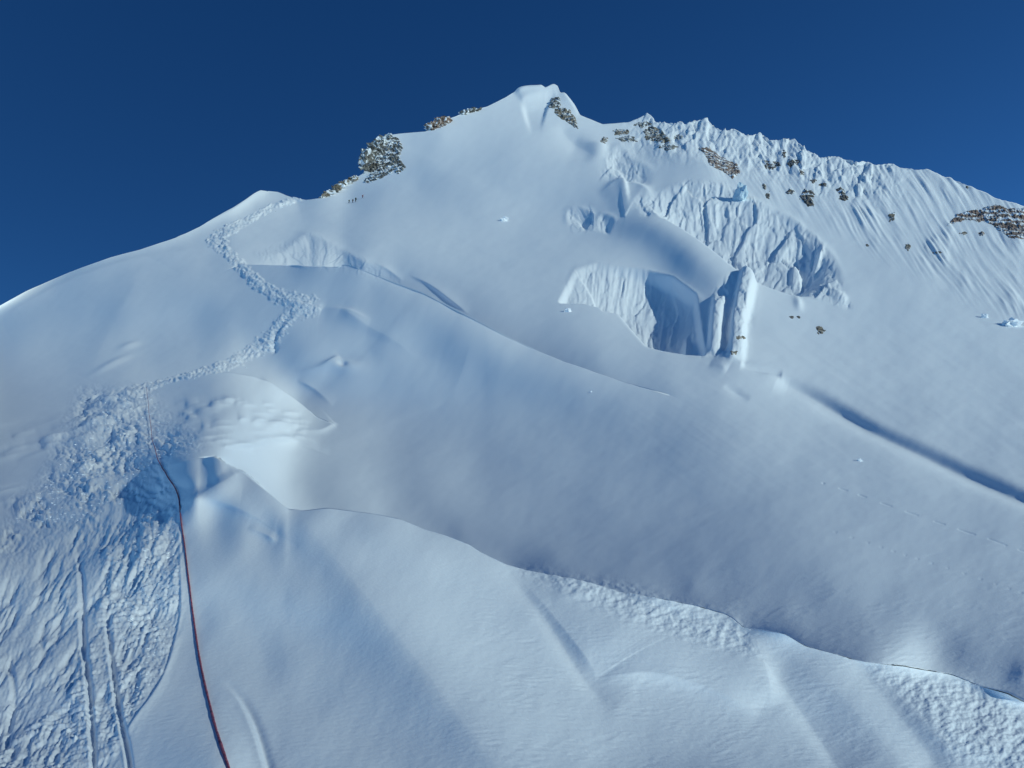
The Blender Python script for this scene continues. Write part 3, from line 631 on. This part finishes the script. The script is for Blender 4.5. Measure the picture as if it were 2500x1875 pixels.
for k, (a, kd, lb, gp) in enumerate([
  (box(1299,297,1312,309), 'brown', 'small round tan rock in the notch between the summit and the right ridge', -.1),
  (box(1325,279,1359,291), 'brown', 'flat brown rock near the left end of the right ridge', .1),
  (box(1330,294,1375,307), 'grey', 'broken grey rock patch below the flat brown rock', .3),
  (box(1369,263,1406,275), 'grey', 'grey rock under the sharpest peak of the right ridge', .3),
  ([(1390,284),(1405,272),(1425,278),(1440,292),(1450,302),(1446,310),(1425,308),(1408,304),(1395,302)], 'brown', 'biggest brown rock face below the sharpest ridge peak', .12),
  (box(1425,310,1462,324), 'grey', 'narrow grey rock strip beneath the biggest brown face', .35),
  (box(1457,290,1476,302), 'grey', 'small dark rock right of the biggest brown face', .3),
  ([(1509,320),(1532,318),(1560,340),(1593,354),(1598,373),(1582,386),(1560,369),(1534,358),(1524,336)], 'red', 'long reddish slanting rock face in the middle of the right ridge', .12),
  (box(1646,344,1684,371), 'dark', 'scattered dark rock streaks right of the reddish face', .55),
  (box(1690,324,1699,338), 'dark', 'small upright dark rock high under the ridge crest', .0),
  (box(1697,341,1726,360), 'dark', 'dark speckled rock cluster under the upright rock', .4),
  (box(1726,364,1737,378), 'dark', 'little dark rock below the speckled cluster', .2),
  (box(1646,394,1656,410), 'brown', 'thin brown rock above the blue ice block', .3),
  (box(1653,415,1665,430), 'dark', 'small dark rock right of the blue ice block', .3),
  (box(1700,408,1714,420), 'dark', 'dark rock just left of the lone brown outcrop', .2),
  ([(1738,408),(1752,411),(1759,420),(1755,430),(1758,444),(1746,446),(1736,434),(1728,428),(1733,418)], 'dark', 'lone brown outcrop standing lowest on the fluted face', -.05),
  (box(1750,386,1765,395), 'dark', 'small rock above and right of the lone brown outcrop', .3),
  (box(1771,394,1790,404), 'dark', 'short dark rock streak left of the dark triangular outcrop', .45),
  ([(1806,410),(1816,404),(1824,412),(1832,428),(1826,434),(1812,430),(1818,420)], 'dark', 'dark triangular outcrop at the right edge of the rocky face', .0),
  (box(1868,528,1876,534), 'dark', 'tiny dark rock low on the fluted snow', .2),
  (box(1918,456,1935,480), 'brown', 'two faint brown rocks in the middle of the flutes', .5),
  (box(1954,526,1968,540), 'brown', 'single tan rock at the foot of the flutes', .0),
  (box(2016,542,2034,548), 'dark', 'thin dark rock at the foot of the flutes near the right edge', .5),
  (box(2073,501,2092,508), 'brown', 'thin brown ledge below the large red outcrop', .3),
  (box(2110,500,2129,509), 'red', 'thin red ledge under the large red outcrop', .3),
  ([(2047,486),(2069,462),(2094,455),(2112,452),(2122,466),(2133,480),(2110,478),(2085,476)], 'red', 'red rock step at the left end of the large right outcrop', .15),
  ([(2112,452),(2153,441),(2178,450),(2218,449),(2262,472),(2290,520),(2212,518),(2181,514),(2153,494),(2128,478),(2120,462)], 'red', 'large red and grey outcrop cut by the right edge of the picture', .3),
  (box(2084,401,2096,408), 'dark', 'small dark rock on the ridge line far right', .3),
  (box(1702,681,1734,690), 'dark', 'faint rock specks in the smooth snow right of the ice towers', .62),
  (box(1760,705,1784,722), 'brown', 'faint brown rocks farthest down the smooth right slope', .55),
  (box(1592,724,1611,733), 'brown', 'small tan rock beside the foot of the ice tower', .25),
  (box(1578,757,1594,766), 'brown', 'small tan rock at the lowest corner of the ice tower', .25)]):
    outcrop(a, kd, lb, gp, 2.6, seed=20 + k * 1.7)

# ------------------------------------------------------------------ blocks of snow and ice
M_ice, ti, bi = mat('ice', (0.55, 0.68, 0.76), 0.45, 0.4)
def block(u, v, a, b, label, m=None, seed=1, rough=0.35, name='snow_block', cat='snow block', rot=0):
    p, n = at(u, v); s = p.length / FPX; me = chunk_mesh(a * s, (a + b) * 0.5 * s, b * s, seed, 3, rough)
    me.transform(__import__('mathutils').Matrix.Rotation(rot, 4, 'Y'))
    o = link(name, me, m or M_snow); o.location = p + n * (0.25 * b * s); return props(o, label, cat, 'blocks fallen or broken from the ice')
block(2182, 703, 17, 10, 'large white squared block on the slope at the right edge', seed=2)
block(2125, 686, 6, 5, 'small white block left of the large squared one at the right edge', seed=3)
block(1857, 996, 5, 4, 'tiny lone block in the smooth basin above the dashed track', seed=4)
block(1090, 477, 8, 6, 'small lump alone in the middle of the summit face', seed=5)
block(1226, 673, 8, 6, 'rounded snow lump left of the foot of the ice cliff', seed=6, rough=.2)
block(1277, 847, 2.5, 2, 'tiny snow ball on the shaded slope below the ice cliff', seed=8)
block(1600, 432, 14, 27, 'blue-grey oval ice block standing above the broken icefall', M_ice, 9, .3, 'ice_block', 'ice block', 0.12)

# ------------------------------------------------------------------ loose crumbs of snow along the trail (nobody could count them)
rng = random.Random(8); cv = []; cf = []
ico = chunk_mesh(1, 1, 0.8, 4.2, 1, 0.5); iv = [v.co.copy() for v in ico.vertices]; ifc = [tuple(f.vertices) for f in ico.polygons]
def crumb_at(u, v, size):
    p, n = at(u, v)
    if p is None: return
    s = p.length / FPX * size; b0 = len(cv); a = rng.uniform(0, 6.28); sx, sy, sz = s * rng.uniform(.7, 1.5), s * rng.uniform(.7, 1.3), s * rng.uniform(.5, .9)
    for q in iv:
        x, y = q.x * math.cos(a) - q.y * math.sin(a), q.x * math.sin(a) + q.y * math.cos(a)
        cv.append(p - n * (0.12 * s) + Vector((x * sx, y * sy, q.z * sz)))
    cf.extend([tuple(i + b0 for i in f) for f in ifc])
tr = TR[0]
for k in range(420):
    t_ = rng.uniform(0, len(tr) - 1.001); i = int(t_); f_ = t_ - i; u_ = tr[i][0] * (1 - f_) + tr[i + 1][0] * f_; v_ = tr[i][1] * (1 - f_) + tr[i + 1][1] * f_
    crumb_at(u_ + rng.gauss(0, 8), v_ + rng.gauss(0, 6), rng.uniform(.6, 1.7))
k = 0
while k < 650:
    u_ = rng.uniform(0, 430); v_ = rng.uniform(850, 1130)
    if ptin([(230,860),(330,852),(350,900),(420,940),(430,975),(345,1000),(300,1080),(100,1150),(0,1180),(60,1080),(150,980)], u_, v_) > 0: crumb_at(u_, v_, rng.uniform(.7, 2.4)); k += 1
k = 0
while k < 420:
    u_ = rng.uniform(230, 390); v_ = rng.uniform(1090, 1650)
    if ptin([(300,1100),(372,1080),(384,1150),(388,1260),(380,1340),(345,1460),(285,1550),(262,1600),(262,1400),(250,1200)], u_, v_) > 0: crumb_at(u_, v_, rng.uniform(.9, 2.4)); k += 1
me = bpy.data.meshes.new('snow_crumbs'); me.from_pydata(cv, [], cf); me.update()
o = link('snow_crumbs', me, M_snow); props(o, 'loose crumbs of snow kicked up along the trodden trail', 'snow', kind='stuff')

# ------------------------------------------------------------------ the fixed rope
M_rope, tr_, br_ = mat('rope', (0.30, 0.035, 0.05), 0.8, 0.2)
wv_ = tr_.nodes.new('ShaderNodeTexNoise'); wv_.inputs['Scale'].default_value = 60; wv_.inputs['Detail'].default_value = 2
rr = tr_.nodes.new('ShaderNodeValToRGB'); rr.color_ramp.elements[0].position = 0.35; rr.color_ramp.elements[1].position = 0.62
rr.color_ramp.elements[0].color = (0.18, 0.05, 0.08, 1); rr.color_ramp.elements[1].color = (0.52, 0.14, 0.18, 1)
cc = tr_.nodes.new('ShaderNodeTexCoord'); tr_.links.new(cc.outputs['Object'], wv_.inputs['Vector']); tr_.links.new(wv_.outputs['Fac'], rr.inputs[0]); tr_.links.new(rr.outputs[0], br_.inputs['Base Color'])
RP = [(316,840),(316.5,846),(319,862),(321,885),(325,915),(329,942),(334,965),(340,985),(347,1003),(357,1020),(366,1034),(376,1048),(384,1064),(388,1085),(390,1110),(393,1140),(399,1180),(404,1225),(411,1280),(417,1330),(424,1380),(432,1430),(441,1475),(452,1520),(464,1570),(478,1615),(491,1655),(510,1710),(535,1780)]
RP = [(a[0], a[1]) for a in spline([(x, y, 0) for x, y in RP], 8)]
rad = 0.0042; cen = []
for x, y in RP:
    p, n = at(x, y)
    cen.append(p + n * (rad * 0.8 + (3.4 if y < 1000 else (2.2 if y < 1070 else 0.3)) * p.length / FPX))
cen = [sum(cen[max(0, i - 2):i + 3], Vector()) / len(cen[max(0, i - 2):i + 3]) for i in range(len(cen))]
# resample finely
fine = []
for a, b in zip(cen[:-1], cen[1:]):
    m_ = max(1, int((b - a).length / 0.02)); fine += [a.lerp(b, i / m_) for i in range(m_)]
SD = 12; rv = []; rf = []
for i, p in enumerate(fine):
    tg = (fine[min(i + 1, len(fine) - 1)] - fine[max(i - 1, 0)]).normalized(); x = tg.cross(Vector((0, 0, 1))).normalized(); y = tg.cross(x)
    for k in range(SD):
        a = 2 * math.pi * k / SD; r_ = rad * (1 + 0.45 * max(0.0, min(1.0, (p.length - 6.0) / 3.0))) * (1 + 0.14 * math.cos(3 * (a + i * 0.55))) * (1 + 0.25 * mnoise.noise(p * 9))
        rv.append(p + x * (r_ * math.cos(a)) + y * (r_ * math.sin(a)))
for i in range(len(fine) - 1):
    for k in range(SD): rf.append((i * SD + k, i * SD + (k + 1) % SD, (i + 1) * SD + (k + 1) % SD, (i + 1) * SD + k))
rf.append(tuple(range(SD))[::-1]); rf.append(tuple(range((len(fine) - 1) * SD, len(fine) * SD)))
me = bpy.data.meshes.new('fixed_rope'); me.from_pydata(rv, [], rf); me.update()
rope = link('fixed_rope', me, M_rope, smooth=True); props(rope, 'dark red fixed rope lying on the snow beside the trodden track', 'rope')

# ------------------------------------------------------------------ the climbers
def cloth(name, c): return mat(name, c, 0.85, 0.2)[0]
def person(u, v, hpx, cols, label, lean=0.35, stride=0.25, face=1):
    p, n = at(u, v); sc_ = 1.0
    J = {'pelvis': (0, 0, .92, .155), 'waist': (.04, 0, 1.08, .15), 'chest': (.04 + lean * .3, 0, 1.30, .17), 'neck': (.06 + lean * .45, 0, 1.47, .07), 'head': (.08 + lean * .52, 0, 1.60, .105), 'crown': (.08 + lean * .54, 0, 1.71, .085),
         'sl': (.04 + lean * .38, .19, 1.38, .085), 'el': (.20 + lean * .4, .26, 1.14, .065), 'hl': (.38 + lean * .4, .22, 1.02, .05),
         'sr': (.04 + lean * .38, -.19, 1.38, .085), 'er': (.02 + lean * .4, -.28, 1.12, .065), 'hr': (.22 + lean * .4, -.26, .96, .05),
         'tl': (.02, .10, .86, .12), 'kl': (.16 + stride * .3, .12, .50, .085), 'al': (.08 + stride * .5, .12, .10, .06), 'fl': (.24 + stride * .5, .13, .04, .055),
         'tr': (-.02, -.10, .86, .12), 'kr': (.02 - stride * .2, -.12, .48, .085), 'ar': (-.14 - stride * .5, -.12, .10, .06), 'fr': (.02 - stride * .5, -.13, .04, .055)}
    E = [('pelvis','waist'),('waist','chest'),('chest','neck'),('neck','head'),('head','crown'),('chest','sl'),('sl','el'),('el','hl'),('chest','sr'),('sr','er'),('er','hr'),('pelvis','tl'),('tl','kl'),('kl','al'),('al','fl'),('pelvis','tr'),('tr','kr'),('kr','ar'),('ar','fr')]
    ks = list(J); me = bpy.data.meshes.new('p'); me.from_pydata([J[k][:3] for k in ks], [(ks.index(a), ks.index(b)) for a, b in E], [])
    t_ = bpy.data.objects.new('tmp', me); COL.objects.link(t_); t_.modifiers.new('s', 'SKIN'); t_.modifiers.new('d', 'SUBSURF').levels = 1
    for i, k in enumerate(ks):
        me.skin_vertices[0].data[i].radius = (J[k][3], J[k][3]); me.skin_vertices[0].data[i].use_root = (i == 0)
    dg = bpy.context.evaluated_depsgraph_get(); dg.update(); bme = bpy.data.meshes.new_from_object(t_.evaluated_get(dg)); bpy.data.objects.remove(t_)
    bme.name = 'person'; jm, tm_ = cloth('jacket_cloth', cols[0]), cloth('trouser_cloth', cols[1])
    skin = cloth('face_skin', (0.35, 0.2, 0.14)); boot = cloth('boot_rubber', (0.03, 0.03, 0.03))
    o = link('person', bme, [jm, tm_, skin, boot], smooth=True)
    for f in bme.polygons:
        z = f.center.z; f.material_index = 3 if z < .13 else (1 if z < .95 and abs(f.center.y) < .2 else (2 if z > 1.52 else 0))
    hx = J['head'][0]; 
    hm = chunk_mesh(.125, .115, .11, 3, 2, .03); h_ = link('helmet', hm, cloth('helmet_shell', cols[2]), o, True); h_.location = (hx + .0, 0, 1.69)
    bp = bmesh.new(); bmesh.ops.create_cube(bp, size=1); bmesh.ops.scale(bp, vec=(.2, .3, .5), verts=bp.verts); bmesh.ops.bevel(bp, geom=bp.edges[:] , offset=.05, segments=2, affect='EDGES'); m2 = bpy.data.meshes.new('backpack'); bp.to_mesh(m2); bp.free()
    b_ = link('backpack', m2, cloth('pack_cloth', cols[3]), o, True); b_.location = (-.2 + lean * .3, 0, 1.27); b_.rotation_euler = (0, lean * .7, 0)
    o.location = p - Vector((0, 0, .06)); s = hpx * p.length / FPX / 1.75; print('climber scale', s, p.length); o.scale = (s, s, s); o.rotation_euler = (0, 0, face)
    return props(o, label, 'person', 'climbers going up below the left crag')
person(753.5, 439.3, 9.0, ((.05, .06, .04), (.03, .03, .03), (.4, .4, .35), (.08, .1, .05)), 'last climber of the rope team, in dark clothing, leaning into the slope', face=.7)
person(761.5, 438.0, 9.2, ((.10, .03, .02), (.03, .03, .04), (.3, .3, .3), (.03, .03, .03)), 'second climber from the bottom, in dark brown with a black pack', .5, .3, .9)
person(768.0, 437.0, 11.5, ((.04, .05, .04), (.06, .03, .02), (.2, .25, .2), (.05, .07, .05)), 'tallest climber, front of the close group of three', .2, .2, 1.2)
person(783.0, 428.8, 9.0, ((.35, .03, .03), (.04, .03, .05), (.3, .05, .05), (.08, .02, .03)), 'lone climber in a red jacket ahead of the group of three', .3, .35, .6)
